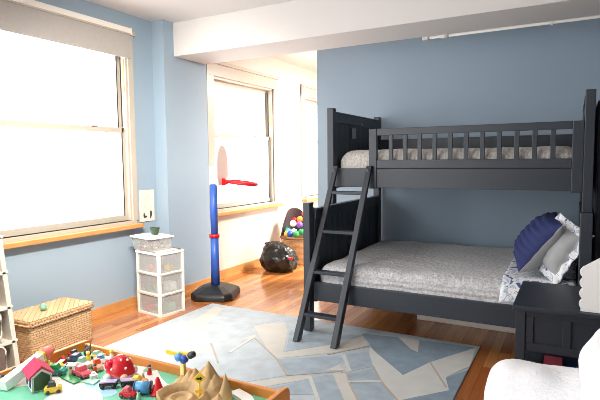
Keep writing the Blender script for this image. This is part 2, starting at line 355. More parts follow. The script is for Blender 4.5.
# ---------------------------------------------------------------- rug
RUGP=[('c',[(-2.98, 2.916), (-3.028, 3.572), (-3.107, 3.894), (-2.984, 3.88), (-2.773, 3.266)]),
('c',[(-2.705, 2.722), (-2.394, 3.116), (-2.29, 3.402), (-2.225, 3.304), (-2.359, 2.945), (-2.615, 2.682)]),
('c',[(-3.147, 2.656), (-3.122, 2.922), (-2.978, 2.891), (-2.923, 2.632)]),
('g',[(-2.773, 3.266), (-2.984, 3.88), (-2.249, 3.902), (-2.442, 3.583), (-2.408, 3.134), (-2.614, 2.955)]),
('b',[(-2.087, 3.618), (-1.924, 3.673), (-1.498, 3.782), (-1.645, 3.477), (-1.879, 3.193)]),
('c',[(-2.442, 3.583), (-2.24, 3.778), (-2.102, 3.61), (-1.889, 3.165), (-1.65, 3.451), (-1.489, 3.76), (-1.365, 3.573), (-1.579, 3.303), (-1.869, 3.046), (-2.011, 3.148)]),
('g',[(-2.494, 3.065), (-2.252, 3.316), (-1.86, 3.03), (-1.658, 2.827), (-1.917, 2.538), (-2.209, 2.788)]),
('b',[(-1.86, 3.03), (-1.484, 3.309), (-1.406, 3.203), (-1.441, 3.012), (-1.658, 2.827)]),
('c',[(-1.937, 2.511), (-1.642, 2.8), (-1.521, 2.898), (-1.487, 2.863), (-1.736, 2.568)]),
('b',[(-1.686, 2.562), (-1.504, 2.837), (-1.366, 2.668), (-1.558, 2.568)]),
('b',[(-1.506, 2.87), (-1.39, 2.984), (-1.161, 2.659), (-1.293, 2.59)]),
('c',[(-1.39, 2.984), (-1.325, 3.036), (-1.092, 2.695), (-1.161, 2.659)]),
('b',[(-1.451, 3.326), (-1.315, 3.484), (-1.198, 3.232), (-1.308, 3.081), (-1.413, 3.22)]),
('c',[(-1.46, 3.02), (-1.406, 3.203), (-1.395, 3.111), (-1.338, 3.084)]),
('b',[(-1.313, 3.042), (-1.186, 3.2), (-1.084, 3.038), (-1.252, 2.934)]),
('b',[(-1.235, 2.91), (-1.068, 3.013), (-0.882, 2.805), (-1.087, 2.698)]),
('w',[(-1.344, 3.561), (-0.968, 3.185), (-0.863, 3.484), (-0.617, 3.935), (-0.599, 3.542), (-0.707, 3.285), (-0.648, 3.103), (-0.856, 2.861), (-0.9, 2.823), (-1.078, 3.041), (-1.198, 3.232), (-1.315, 3.462)]),
('d',[(-1.511, 3.816), (-1.228, 3.868), (-0.89, 3.902), (-0.629, 3.918), (-0.863, 3.484), (-0.968, 3.185), (-1.295, 3.517)]),
('c',[(-1.22, 3.871), (-1.051, 3.881), (-0.989, 3.63), (-1.053, 3.664)]),
('d',[(-0.704, 3.27), (-0.593, 3.47), (-0.562, 2.972), (-0.892, 2.799), (-0.856, 2.861), (-0.648, 3.103)])]
RUGL=[('t',[(-2.265, 3.335), (-1.86, 3.03), (-1.658, 2.827), (-1.368, 3.05), (-1.319, 3.039)]),
('t',[(-1.571, 3.285), (-1.365, 3.573)]),
('t',[(-2.494, 3.065), (-2.209, 2.788)]),
('t',[(-1.325, 3.054), (-1.223, 2.883), (-1.087, 2.698)]),
('t',[(-1.198, 3.232), (-1.067, 3.03), (-0.876, 2.808)]),
('t',[(-0.863, 3.484), (-0.674, 3.137)]),
('w',[(-2.246, 2.982), (-2.265, 3.335)]),
('w',[(-1.506, 2.87), (-1.298, 2.587)]),
('w',[(-1.458, 3.322), (-1.308, 3.081)]),
('w',[(-1.249, 2.927), (-1.073, 3.027)])]

mb=MB().box(-3.20,-.60,.95,3.968,0,.008,mi=0)
mi={'g':0,'b':1,'d':2,'c':3,'w':4,'t':5}
extra=[('c',[(-3.1,1.2),(-2.6,2.2),(-2.2,2.0),(-2.5,1.0)]),('b',[(-2.0,1.0),(-1.7,2.1),(-1.2,2.0),(-1.3,1.0)]),('c',[(-1.2,1.0),(-1.1,1.9),(-.7,2.3),(-.62,1.0)])]
for k,(c,pl) in enumerate(extra+RUGP):
    pl=[(min(-.602,max(-3.198,x)),min(3.965,max(.952,y))) for x,y in pl]
    mb.prism(pl,'z',.006,.0085+.00012*k,mi[c])
def ribbon(c,pts,w,z):
    for (a,b) in zip(pts,pts[1:]):
        a=Vector(a); b=Vector(b); d=(b-a).normalized(); n=Vector((-d.y,d.x))*w/2; e=d*w*.3
        mb.prism([tuple(a-n-e),tuple(b-n+e),tuple(b+n+e),tuple(a+n-e)],'z',.006,z,mi[c])
for k,(c,pts) in enumerate(RUGL): ribbon(c,pts,(.014 if c=='t' else .024),.0118+.0001*k)
tag(mb.build('area_rug',[M['rug_g'],M['rug_b'],M['rug_d'],M['rug_c'],M['rug_w'],M['rug_t']]),'large pale blue and cream rug with angular shard pattern on the wood floor','rug')
# ---------------------------------------------------------------- bunk bed
bed=thing('bunk_bed','charcoal grey twin over full wooden bunk bed against the blue wall','bunk bed',(-.93,4.5,0))
B=M['bed']
def post(x0,x1,y0,y1,z0,z1):
    MB().box(x0,x1,y0,y1,z0,z1,.006).build('post',B,bed)
for xs in ((-1.975,-1.914),(.04,.112)):
    post(*xs,3.66,3.74,.0115 if xs[0]<-1 else 0,1.10)
post(-1.94,-1.88,4.06,4.13,1.06,1.91); post(.052,.116,4.06,4.13,1.06,1.925)
post(-1.95,-1.885,5.26,5.34,0,1.915); post(.05,.116,5.26,5.34,0,1.925)
def end_panel(x0,x1,y0,y1,z0,z1,name):
    mb=MB(); xm0=x0+.012; xm1=x1-.012
    n=int(round((y1-y0)/.115)); w=(y1-y0)/n
    for i in range(n): mb.box(xm0,xm1,y0+i*w+.0025,y0+(i+1)*w-.0025,z0+.06,z1-.07,.003)
    mb.box(xm0+.006,xm1-.006,y0,y1,z0+.05,z1-.05)
    mb.box(x0,x1,y0,y1,z1-.09,z1-.012,.004).box(x0,x1,y0,y1,z0,z0+.08,.004)
    mb.box(x0-.008,x1+.008,y0,y1,z1-.014,z1+.006,.004)
    return mb.build(name,B,bed)
end_panel(-1.945,-1.895,3.74,5.26,.25,1.045,'lower_footboard')
up=end_panel(-1.935,-1.885,4.13,5.26,1.20,1.875,'upper_footboard')
end_panel(.052,.10,3.74,5.26,.25,1.045,'lower_headboard')
end_panel(.056,.106,4.13,5.26,1.20,1.88,'upper_headboard')
pl=MB().box(-1.888,-1.880,4.50,4.585,1.655,1.755,.002).build('metal_plate',M['steel'],up)
MB().cyl((-1.89,4.745,1.80),(-1.878,4.745,1.80),.012).build('screw_cap',M['steel'],up)
# lower frame
MB().box(-1.885,.04,3.67,3.71,.283,.44,.005).build('lower_side_rail',B,bed)
MB().box(-1.885,.05,5.29,5.32,.283,.44,.005).build('lower_back_rail',B,bed)
sl=MB()
for i in range(12): sl.box(-1.86+i*.158,-1.77+i*.158,3.71,5.29,.325,.345)
sl.build('lower_slats',B,bed)
# upper frame
MB().box(-1.88,.052,4.07,4.105,1.215,1.378,.005).build('upper_side_rail',B,bed)
MB().box(-1.885,.05,5.28,5.31,1.215,1.67,.005).build('upper_back_rail',B,bed)
sl=MB()
for i in range(12): sl.box(-1.86+i*.158,-1.77+i*.158,4.105,5.28,1.25,1.27)
sl.build('upper_slats',B,bed)
g=MB().box(-1.545,-1.475,4.055,4.09,1.205,1.712,.005).build('guard_stile',B,bed)
MB().box(-.02,.052,4.055,4.09,1.205,1.712,.005).build('guard_stile',B,bed)
MB().box(-1.475,-.02,4.058,4.088,1.655,1.712,.004).build('guard_top_rail',B,bed)
MB().box(-1.475,-.02,4.058,4.088,1.378,1.448,.004).build('guard_bottom_rail',B,bed)
MB().box(-1.475,-.02,4.062,4.07,1.215,1.372,.002).build('guard_panel',B,bed)
a,b=-1.475,-.02
for i in range(11):
    x=a+(b-a)*(i+1)/12
    MB().box(x-.017,x+.017,4.062,4.084,1.445,1.66,.003).build('baluster',B,bed)

# ladder
lad=thing('bunk_ladder','charcoal wooden ladder leaning on the left end of the bunk bed','ladder',(-1.74,3.42,.013))
def LP(z): return 3.385+(.64/1.40)*(z)   # front face Y of the rails at height z
for x0,x1,x2,x3 in ((-1.938,-1.890,-1.870,-1.822),(-1.607,-1.557,-1.557,-1.507)):
    z0,z1=.013,1.40; d=.075
    MB().hexa([(x0,LP(z0),z0),(x1,LP(z0),z0),(x1,LP(z0)+d,z0),(x0,LP(z0)+d,z0),
               (x2,LP(z1),z1),(x3,LP(z1),z1),(x3,LP(z1)+d-.045,z1),(x2,LP(z1)+d-.045,z1)]).build('side_rail',M['bed_edge'],lad,bevel=.006)
for z in (.21,.53,.85,1.17):
    k=z/1.40; xa=-1.905+.07*k; xb=-1.595+.05*k
    MB().box(xa,xb,LP(z)+.004,LP(z)+.078,z-.013,z+.013,.004).build('rung',M['bed_edge'],lad)
for x in (-1.85,-1.535):
    MB().box(x-.012,x+.012,LP(1.34)+.0,4.055,1.345,1.375,.003).build('hook',B,lad)

# bedding
mb=MB().soft(-1.868,-.06,3.695,5.275,.345,.585,.10,36,.012,5.)
o=mb.build('quilt',M['quilt']); tag(o,'grey and white speckled quilt covering the lower full size mattress','quilt')
mb=MB().soft(-1.87,.04,4.12,5.272,1.27,1.540,.11,36,.012,5.)
o=mb.build('quilt',M['quilt_up']); tag(o,'cream quilt on the upper bunk mattress behind the guard rail','quilt')
# printed sheet folded over at the pillow end, hanging over the front edge
def sheet():
    prof=[(5.26,.592),(4.9,.597),(4.4,.600),(4.0,.602),(3.80,.603),(3.71,.588),(3.672,.55),(3.662,.50),(3.660,.455)]
    pts=[]
    for (a,b) in zip(prof,prof[1:]):
        n=max(2,int((Vector(a)-Vector(b)).length/.03))
        pts+=[(a[0]+(b[0]-a[0])*i/n,a[1]+(b[1]-a[1])*i/n) for i in range(n)]
    pts.append(prof[-1])
    nx=18; mb=MB()
    for lay,off in ((0,.010),(1,0.)):
        for i in range(nx+1):
            for j,(y,z) in enumerate(pts):
                x=-.43+i*(.46/nx); 
                wv=.007*noise.noise(Vector((x*9,y*9,z*9)))
                e=.012*noise.noise(Vector((y*6,z*6,2))) if i==0 else 0
                k=min(1,max(0,(3.80-y)/.12))
                mb.v.append(Vector((x+e,y-(off+wv)*k,z+(off+abs(wv))*(1-k))))
    n=len(pts)
    idx=lambda l,i,j:l*(nx+1)*n+i*n+j
    for l in (0,1):
        for i in range(nx):
            for j in range(n-1): mb.f.append([idx(l,i,j),idx(l,i+1,j),idx(l,i+1,j+1),idx(l,i,j+1)])
    for j in range(n-1):
        for i in (0,nx): mb.f.append([idx(0,i,j),idx(0,i,j+1),idx(1,i,j+1),idx(1,i,j)])
    for i in range(nx):
        for j in (0,n-1): mb.f.append([idx(0,i,j),idx(0,i+1,j),idx(1,i+1,j),idx(1,i,j)])
    mb.m=[0]*len(mb.f); mb.sm=[True]*len(mb.f)
    return mb
tag(sheet().build('sheet',M['map']),'white blue-printed sheet folded over the pillow end of the lower bed','sheet')
def frame_mx(c,nrm,upv):
    z=Vector(nrm).normalized(); y=Vector(upv); y=(y-z*y.dot(z)).normalized(); x=y.cross(z)
    m=Matrix((x,y,z)).transposed().to_4x4(); m.translation=Vector(c); return m
tag(MB().pillow(.54,.44,.24,frame_mx((-.215,4.04,.845),(-.80,-.12,.60),(.6,0,.8)),.0,mi=0,mib=1,ribs=9,amp=.01,mif=None).build('pillow',[M['navy'],M['greyback']]),'navy blue ribbed pillow with pale grey back on the lower bed','pillow')
tag(MB().pillow(.34,.42,.13,frame_mx((-.085,3.865,.825),(-.62,-.70,.36),(.60,.12,.8)),.055,mi=1,mib=0,mif=0,amp=.01).build('pillow',[M['map'],M['greyback']]),'white and blue printed pillow with a frilled border leaning on the headboard','pillow')
tag(MB().pillow(.5,.40,.11,frame_mx((-.27,4.62,.80),(-.85,-.1,.50),(.5,0,.9)),.02,mi=0,mib=0).build('pillow',[M['navy']]),'dark navy pillow half hidden behind the ribbed navy pillow','pillow')

# white box under the bed
t=thing('storage_box','long white lidded box on the floor under the lower bunk','box',(-.72,4.85,0))
MB().box(-1.22,-.22,4.42,5.2,0,.115,.01).build('box_body',M['white_wood'],t)
MB().box(-1.235,-.205,4.405,5.215,.115,.14,.006).build('lid',M['white_wood'],t)

# nightstand
ns=thing('nightstand','charcoal wooden nightstand with panelled front beside the bed','nightstand',(-.02,3.22,0))
X0,X1,Y0,Y1=-.262,.24,2.95,3.53
MB().box(X0-.015,X1+.015,Y0-.025,Y1+.02,.622,.65,.005).build('tabletop',M['bed_edge'],ns)
for x in (X0,X1-.05):
    for y in (Y0,Y1-.05): MB().box(x,x+.05,y,y+.05,0,.622,.004).build('leg',M['bed_edge'],ns)
def shaker(ax):
    mb=MB()
    if ax=='f':
        y=Y0+.01; mb.box(X0+.05,X1-.05,y+.012,y+.024,.41,.62); mb.box(X0+.05,X1-.05,y,y+.03,.395,.44,.003).box(X0+.05,X1-.05,y,y+.03,.585,.622,.003)
        xm=(X0+X1)/2
        for x in (X0+.05,xm-.02,X1-.09): mb.box(x,x+.04,y,y+.028,.44,.585,.003)
    else:
        x=X0+.01 if ax=='l' else X1-.04
        mb.box(x+.008,x+.02,Y0+.05,Y1-.05,.41,.62).box(x,x+.03,Y0+.05,Y1-.05,.395,.44,.003).box(x,x+.03,Y0+.05,Y1-.05,.585,.622,.003)
    return mb
shaker('f').build('front_panel',M['bed_edge'],ns); shaker('l').build('side_panel',M['bed_edge'],ns); shaker('r').build('side_panel',M['bed_edge'],ns)
MB().box(X0+.04,X1-.04,Y1-.03,Y1-.015,.40,.622).build('back_panel',M['bed_edge'],ns)
MB().box(X0+.01,X1-.01,Y0+.01,Y1-.01,.24,.262,.003).build('lower_shelf',M['bed_edge'],ns)
# books on the lower shelf
def book(label,x0,x1,y0,y1,z0,h,m,rz=0):
    t=thing('book',label,'book',((x0+x1)/2,(y0+y1)/2,z0),rz,'books under the nightstand')
    c=MB().box(x0,x1,y0,y1,z0,z0+.003).box(x0,x1,y0,y1,z0+h-.003,z0+h).box(x0,x0+.004,y0,y1,z0,z0+h); c.build('cover',m,t)
    MB().box(x0+.004,x1-.004,y0+.004,y1-.004,z0+.003,z0+h-.003).build('pages',M['white_wood'],t)
book('pink and white book lying on the lower shelf of the nightstand',-.125,-.03,2.99,3.2,.2625,.035,M['pink'])
book('navy book lying on the lower shelf of the nightstand',-.02,.10,3.0,3.22,.2625,.026,M['darkblue'])
book('dark grey book lying at the left of the nightstand shelf',-.2,-.135,2.99,3.2,.2625,.035,M['darkgrey'])
# scalloped white board
def scallop():
    pts=[(.040,.652),(.20,.652),(.20,1.0),(.15,.965),(.05,.885)]
    L=[]; z=.885; n=4
    for i in range(n):
        za=.885-i*(.225/n); zb=za-(.225/n)
        for k in range(8):
            u=k/8; L.append((.052-.016*math.sin(PI*u)+.004, za+(zb-za)*u))
    return [(.048,.652)]+[(.20,.652),(.20,.985)]+[(.056,.885)]+L[1:]
t=thing('scalloped_board','white board with a scalloped left edge standing on the nightstand','board',(.12,2.98,.65))
MB().prism(scallop()[:],'y',2.955,2.985).build('board',M['white'],t)
MB().box(.08,.18,2.985,3.06,.65,.664,.003).build('stand',M['white'],t)

# wardrobe at the frame's right edge
t=thing('wardrobe','dark tall cupboard at the right edge beyond the bunk bed','cupboard',(.5,4.5,0))
MB().box(.135,.95,4.22,4.75,0.06,1.86,.006).build('carcass',M['bed_edge'],t)
for x0,x1 in ((.145,.54),(.545,.94)):
    d=MB().box(x0,x1,4.198,4.22,.09,1.84,.004).build('door',M['bed_edge'],t)
    MB().cyl((x1-.05 if x0<.3 else x0+.05,4.198,1.0),(x1-.05 if x0<.3 else x0+.05,4.17,1.0),.012).build('knob',M['steel'],d)
MB().box(.15,.94,4.24,4.73,0,.06).build('plinth',M['black'],t)

# ---------------------------------------------------------------- armchair
t=thing('armchair','fluffy white armchair in the right foreground before the nightstand','armchair',(.15,1.85,0))
F=M['fluff']
MB().soft(-.30,.42,1.99,2.29,.10,.625,.125,30,.018,9.,puff=.012).build('arm',F,t)
MB().soft(-.30,.42,1.22,1.50,.10,.625,.125,24,.018,9.,seed=4).build('arm',F,t)
MB().soft(-.33,.30,1.47,2.02,.12,.43,.10,24,.018,9.,seed=7,puff=.02).build('seat',F,t)
MB().soft(.035,.27,1.24,1.96,.25,.905,.10,34,.018,9.,seed=11,puff=.015).build('backrest',F,t)
for x in (-.22,.3):
    for y in (1.32,2.18): MB().cyl((x,y,0),(x,y,.13),.02,.028).build('foot',M['brown'],t)
# ---------------------------------------------------------------- wicker chest + ball
W=M['wicker']
cmx=at((-3.535,2.40,0),math.radians(4))
t=thing('wicker_chest','woven seagrass chest with a flat lid on the floor under the window','chest',(-3.535,2.40,0),math.radians(4))
XF(MB().soft(-.16,.16,-.275,.275,0,.282,.02,20,.004,40),cmx).build('chest_body',W,t)
XF(MB().soft(-.172,.172,-.288,.288,.284,.335,.022,20,.005,40),cmx).build('lid',W,t)
rim=MB()
for s in (-1,1):
    rim.tube([(s*.172,-.28,.289),(s*.172,.28,.289)],.007); rim.tube([(-.165,s*.288,.289),(.165,s*.288,.289)],.007)
XF(rim,cmx).build('braided_edge',W,t)
tag(MB().sph((-3.50,2.335,.362),.026,20).build('ball',mat('mint_marbled_ball',(130,196,170),.4,var=.35,scale=40)),'small mint green marbled ball on the wicker chest lid','ball')

# big drawer tower at the left edge
t=thing('drawer_tower','tall cream plastic drawer tower at the left edge beside the wicker chest','drawer tower',(-3.55,1.68,0))
PC=M['plastic_cream']
fr=MB(); x0,x1,y0=-3.80,-3.31,1.45
for k in range(4):
    y1=2.02-.02*k; z0=.015+k*.24; z1=z0+.235
    fr.hexa([(x0,y0,z0),(x1,y0,z0),(x1,y0+.03,z0),(x0,y0+.03,z0),(x0,y0+.005,z1),(x1,y0+.005,z1),(x1,y0+.035,z1),(x0,y0+.035,z1)])
    fr.hexa([(x0,y1-.03,z0),(x1,y1-.03,z0),(x1,y1,z0),(x0,y1,z0),(x0,y1-.05,z1+.005),(x1,y1-.05,z1+.005),(x1,y1-.02,z1+.005),(x0,y1-.02,z1+.005)])
    fr.box(x0,x1,y0+.01,y1-.022,z1-.02,z1,.003).box(x0,x0+.02,y0+.02,y1-.02,z0,z1)
    fr.box(x1-.03,x1+.004,y1-.03,y1-.012,z1-.012,z1+.004,.002)
fr.box(x0,x1,y0,2.02,0,.02,.004)
fr.build('frame',PC,t)
dk=mat('smoky_drawer_front',(112,92,84),.35,var=.25,scale=14)
for k in range(4):
    y1=2.02-.02*k; z0=.03+k*.24
    def rr(a,b,c,d,r):
        L=[]
        for (cx,cz,st) in ((b-r,c+r,-90),(b-r,d-r,0),(a+r,d-r,90),(a+r,c+r,180)):
            for i in range(6):
                q=math.radians(st+i*18); L.append((cx+r*math.cos(q),cz+r*math.sin(q)))
        return L
    d=MB().prism(rr(y0+.055,y1-.10,z0+.008,z0+.2,.045),'x',x1-.012,x1-.004).build('drawer',dk,t)
    MB().box(x1-.004,x1+.012,1.67,1.80,z0+.15,z0+.165,.003).build('handle',PC,d)
    ring=[(x1-.002,a,b) for a,b in rr(y0+.05,y1-.095,z0+.003,z0+.205,.05)]
    MB().tube(ring,.006,6,closed=True).build('front_rim',PC,d)

# small three-drawer tower
tm=at((-3.483,3.545,0),math.radians(-9)); RZ=math.radians(-9)
t=thing('drawer_tower','small white three drawer tower with clear sides beside the window wall','drawer tower',(-3.483,3.545,0),RZ)
PW=M['plastic_w']; a,b=.175,.148
fr=MB()
for x in (-a,a-.028):
    for y in (-b,b-.028): fr.box(x,x+.028,y,y+.028,0,.59,.004)
for z in (0,.195,.39,.585):
    hh=.026 if z<.58 else .025
    fr.box(-a,a,-b,b,z,z+.012) if z<.58 else fr.box(-a-.004,a+.004,-b-.004,b+.004,z,z+hh,.005)
    for y in (-b,b-.02): fr.box(-a+.028,a-.028,y,y+.02,z,z+hh)
    for x in (-a,a-.02): fr.box(x,x+.02,-b+.028,b-.028,z,z+hh)
XF(fr,tm).build('frame',PW,t)
for k in range(3):
    z0=.026+k*.195; z1=z0+.165
    d=MB().box(-a+.03,a-.004,-b+.008,-b+.011,z0,z1).box(-a+.03,a-.004,b-.011,b-.008,z0,z1).box(-a+.02,-a+.023,-b+.02,b-.02,z0,z1).box(a-.009,a-.005,-b+.03,b-.03,z0,z1).box(-a+.03,a-.01,-b+.012,b-.012,z0,z0+.003)
    d=XF(d,tm).build('drawer',M['clear'],t)
def inside(label,x,y,z,kind,m):
    p=tm@Vector((x,y,z)); mb=MB()
    if kind=='b': mb.box(-.03,.03,-.024,.024,0,.045,.004,mx=at(p,RZ+.4)); mb.cyl(p+Vector((0,0,.044)),p+Vector((0,0,.056)),.014)
    elif kind=='s': mb.sph(p+Vector((0,0,.028)),.028)
    else: mb.box(-.05,.05,-.04,.04,0,.07,.004,mx=at(p,RZ)).box(-.045,.045,-.035,.035,.07,.078,mx=at(p,RZ))
    nm={'b':'toy_block','s':'toy_ball','x':'toy_box'}[kind]
    tag(mb.build(nm,m),label,{'b':'toy block','s':'ball','x':'toy box'}[kind],'toys in the small drawer tower')
inside('yellow toy block in the top drawer of the small white tower',.10,.02,.42,'b',M['yellow'])
inside('orange red toy ball in the top drawer of the small white tower',-.02,-.09,.42,'s',M['orangered'])
inside('teal toy block in the middle drawer of the small white tower',-.06,-.09,.225,'b',M['teal'])
inside('green toy ball in the middle drawer of the small white tower',.06,-.10,.225,'s',M['green'])
inside('pale grey toy box in the middle drawer of the small white tower',.09,.04,.225,'x',M['white'])
inside('pink toy block in the bottom drawer of the small white tower',-.06,-.09,.03,'b',M['pink'])
inside('mint toy box in the bottom drawer of the small white tower',.09,.02,.03,'x',M['mint'])

# clear bin on the little tower
bm_=at((-3.565,3.53,0),math.radians(-12))
t=thing('plastic_bin','clear plastic bin with a white lid standing on the small drawer tower','bin',(-3.565,3.53,.612),math.radians(-12))
w=MB(); A,Bq=.155,.118
for s in (-1,1):
    w.hexa([(s*A*.9-.003,-Bq*.9,.612),(s*A*.9+.003,-Bq*.9,.612),(s*A*.9+.003,Bq*.9,.612),(s*A*.9-.003,Bq*.9,.612),(s*A-.003,-Bq,.728),(s*A+.003,-Bq,.728),(s*A+.003,Bq,.728),(s*A-.003,Bq,.728)])
    w.hexa([(-A*.9,s*Bq*.9-.003,.612),(A*.9,s*Bq*.9-.003,.612),(A*.9,s*Bq*.9+.003,.612),(-A*.9,s*Bq*.9+.003,.612),(-A,s*Bq-.003,.728),(A,s*Bq-.003,.728),(A,s*Bq+.003,.728),(-A,s*Bq+.003,.728)])
w.box(-A*.9,A*.9,-Bq*.9,Bq*.9,.612,.616)
XF(w,bm_).build('bin_body',M['clear'],t)
XF(MB().box(-A-.018,A+.018,-Bq-.018,Bq+.018,.727,.744,.006).box(-A+.02,A-.02,-Bq+.02,Bq-.02,.744,.749,.002),bm_).build('lid',PW,t)
mc=MB(); cols=['red','yellow','pink','orange','purple','skyblue','green','white']
for i in range(90):
    x=rnd.uniform(-.12,.12); y=rnd.uniform(-.088,.088); z=.626+rnd.uniform(0,.05)
    mc.sph((x,y,z),rnd.uniform(.009,.014),8,mi=i%8)
o=XF(mc,bm_).build('toy_pieces',[M[c] for c in cols]); o['label']='many tiny coloured toy pieces filling the clear bin'; o['category']='toy pieces'; o['kind']='stuff'
t=thing('plant_pot','small dark green pot on the lid of the clear bin','pot',(-3.545,3.55,.7505))
MB().lathe([(0,0),(.032,0),(.036,.02),(.047,.062),(.047,.068),(.040,.068),(.036,.05),(0,.05)],(-3.545,3.55,.7505),8).build('pot',mat('dark_green_pot',(52,78,60),.5),t)
MB().lathe([(0,.052),(.036,.053)],(-3.545,3.55,.7505),16).build('soil',M['brown'],t)
tag(XF(MB().box(-.14,.0,-.10,.04,.7492,.7505).box(-.10,.03,-.07,.06,.7506,.752),bm_).build('paper',M['white']),'loose white papers on the lid of the clear bin','paper')

# ---------------------------------------------------------------- toy basketball hoop
hc=Vector((-3.36,4.23,0)); hz=math.radians(22); hm=at(hc,hz)
t=thing('toy_basketball_hoop','toy basketball hoop with blue pole, red rim and black base beside the pilaster','basketball hoop',hc,hz)
def base():
    mb=MB(); o=[(-.26,-.16),(-.18,-.26),(.18,-.26),(.26,-.18),(.26,.18),(.18,.26),(-.18,.26),(-.26,.16)]
    rings=[(1,0),(1,.05),(.93,.075),(.45,.125),(.30,.135),(0.001,.135)]
    for s,z in rings:
        for x,y in o: mb.v.append(Vector((x*s*.88,y*s*.96,z)))
    for k in range(len(rings)-1):
        for i in range(8):
            mb.f.append([k*8+i,k*8+(i+1)%8,(k+1)*8+(i+1)%8,(k+1)*8+i])
    mb.f.append(list(range(8))[::-1]); mb.m=[0]*len(mb.f); mb.sm=[False]*len(mb.f); return mb
XF(base(),hm).build('base',M['black'],t,bevel=.012)
pl=MB().cyl((0,0,.13),(0,0,.66),.047,.043).cyl((0,0,.66),(0,0,1.21),.039,.039)
pl.sm=[s for s in pl.sm]; p_=XF(pl,hm).build('pole',M['hoop_blue'],t)
XF(MB().lathe([(.040,.64),(.054,.64),(.054,.675),(.040,.675)],(0,0,0),20),hm).build('collar',M['red'],p_)
for i in range(5): XF(MB().cyl((.034,.0,.80+i*.075),(.0415,.0,.80+i*.075),.007),hm).build('height_hole',M['darkblue'],p_)
# upper neck, backboard and rim: the rim points away to the right
rm=at(hc,math.radians(25))
XF(MB().box(-.035,.03,-.03,.03,1.20,1.40,.008).box(.03,.075,-.02,.02,1.24,1.36,.004),rm).build('neck',M['plastic_w'],t)
bp=[]
for i in range(25):
    a=PI*i/24; bp.append((.27*math.cos(a),1.42+.20*math.sin(a)))
bp=bp+[(-.27,1.30),(-.20,1.20),(.20,1.20),(.27,1.30)]
XF(MB().prism(bp,'x',.075,.108),rm).build('backboard',M['pinkwhite'],t,bevel=.01)
rt=MB()
rt.tube([(.30+.16*math.cos(2*PI*i/28),.16*math.sin(2*PI*i/28),1.222-.02*math.cos(2*PI*i/28)) for i in range(28)],.017,8,closed=True)
rt.hexa([(.108,-.06,1.19),(.17,-.09,1.215),(.17,.09,1.215),(.108,.06,1.19),(.108,-.06,1.275),(.17,-.09,1.252),(.17,.09,1.252),(.108,.06,1.275)])
XF(rt,rm).build('rim',M['red'],t)

# ---------------------------------------------------------------- bag and ball basket in the alcove
def bag():
    mb=MB(); bm=bmesh.new(); bmesh.ops.create_icosphere(bm,subdivisions=5,radius=1)
    for v in bm.verts:
        u=v.co.copy(); th=math.atan2(u.y,u.x)
        r=1+.13*noise.noise(u*1.7+Vector((3,1,5)))+.10*abs(noise.noise(u*4+Vector((1,7,2))))-.05*abs(math.sin(th*5+3*u.z))
        p=Vector((u.x*.25*r,u.y*.22*r,u.z*.19*r))
        if u.z>.2: p.z+=.06*(u.z-.2)*(1+u.x*-1.2); 
        if p.z<-.15: p.z=-.15+ (p.z+.15)*.1
        v.co=p+Vector((-3.39,5.60,.150))
    mb.add(bm,0,True); return mb
t=thing('plastic_bag','black plastic bag slumped on the floor below the alcove window','bag',(-3.39,5.60,0))
bag().build('bag_body',M['bag'],t)
XF(MB().tube([(-3.52,5.62,.33),(-3.56,5.60,.37),(-3.50,5.60,.385),(-3.44,5.62,.34)],.012,6),at((.01,-.08,0))).build('handle',M['bag'],t)
XF(MB().tube([(-3.42,5.66,.33),(-3.36,5.66,.35),(-3.28,5.64,.30),(-3.22,5.62,.24)],.014,6),at((.01,-.08,0))).build('handle',M['bag'],t)
MB().box(-.03,.03,-.02,.02,0,.025,.004,mx=at((-3.16,5.50,.19),.4)).build('red_tag',M['red'],t)

bk=Vector((-3.42,6.2,0))
t=thing('ball_basket','tall woven tan basket with dark rim holding coloured balls in the alcove','basket',bk)
MB().lathe([(0,0),(.20,0),(.215,.02),(.245,.33),(.25,.37),(.235,.37),(.225,.33),(.2,.06),(0,.05)],bk,32).build('basket_body',M['basket'],t)
MB().tube([(bk.x+.25*math.cos(2*PI*i/30),bk.y+.25*math.sin(2*PI*i/30),.37) for i in range(30)],.014,8,closed=True).build('rim',M['brown'],t)
cv=MB()
# dark mesh hood standing up behind the balls
L=[]
for j in range(9):
    for i in range(17):
        a=math.radians(70+i*140/16); h=j/8; r=.25*(1-.25*h*h)
        L.append(Vector((bk.x+r*math.cos(a),bk.y+r*math.sin(a),.37+.40*h*math.sin(math.radians(20+i*140/16))**.6)))
o=len(cv.v); n=len(L); cv.v+=L+[p+Vector((0,.006,0)) for p in L]
for j in range(8):
    for i in range(16):
        q=[j*17+i,j*17+i+1,(j+1)*17+i+1,(j+1)*17+i]; cv.f.append(q); cv.f.append([n+k for k in q[::-1]])
cv.m=[0]*len(cv.f); cv.sm=[True]*len(cv.f)
cv.build('hood',mat('dark_mesh_fabric',(84,72,74),.7),t)
bl=[('white','white',0,-.13,.475,'front middle'),('green','green',.11,-.10,.475,'front right'),('skyblue','light blue',-.12,-.09,.475,'front left'),('purple','purple',.05,-.05,.55,'upper middle'),('white','white',-.06,-.05,.56,'upper left'),('teal','teal',.19,-.02,.475,'right edge'),('green','green',-.19,0,.475,'left edge'),('orange','orange',.0,.05,.60,'topmost'),('purple','purple',.13,.02,.56,'upper right'),('red','red',-.10,.06,.58,'back left'),('magenta','magenta',.08,.09,.62,'top back right'),('blue','blue',-.03,-.19,.455,'foremost'),('yellow','yellow',-.09,-.17,.45,'low front left'),('green','green',.06,-.18,.455,'low front right'),('pink','pink',.03,.14,.66,'highest at back'),('red','red',.15,.13,.60,'back right')]
for c,nm,dx,dy,z,wh in bl:
    tag(MB().sph((bk.x+dx*.95,bk.y+dy,.425+(z-.45)*1.25),.047,16).build('play_ball',M[c]),f'{nm} play ball at the {wh} of the woven basket','ball','play balls in the basket')

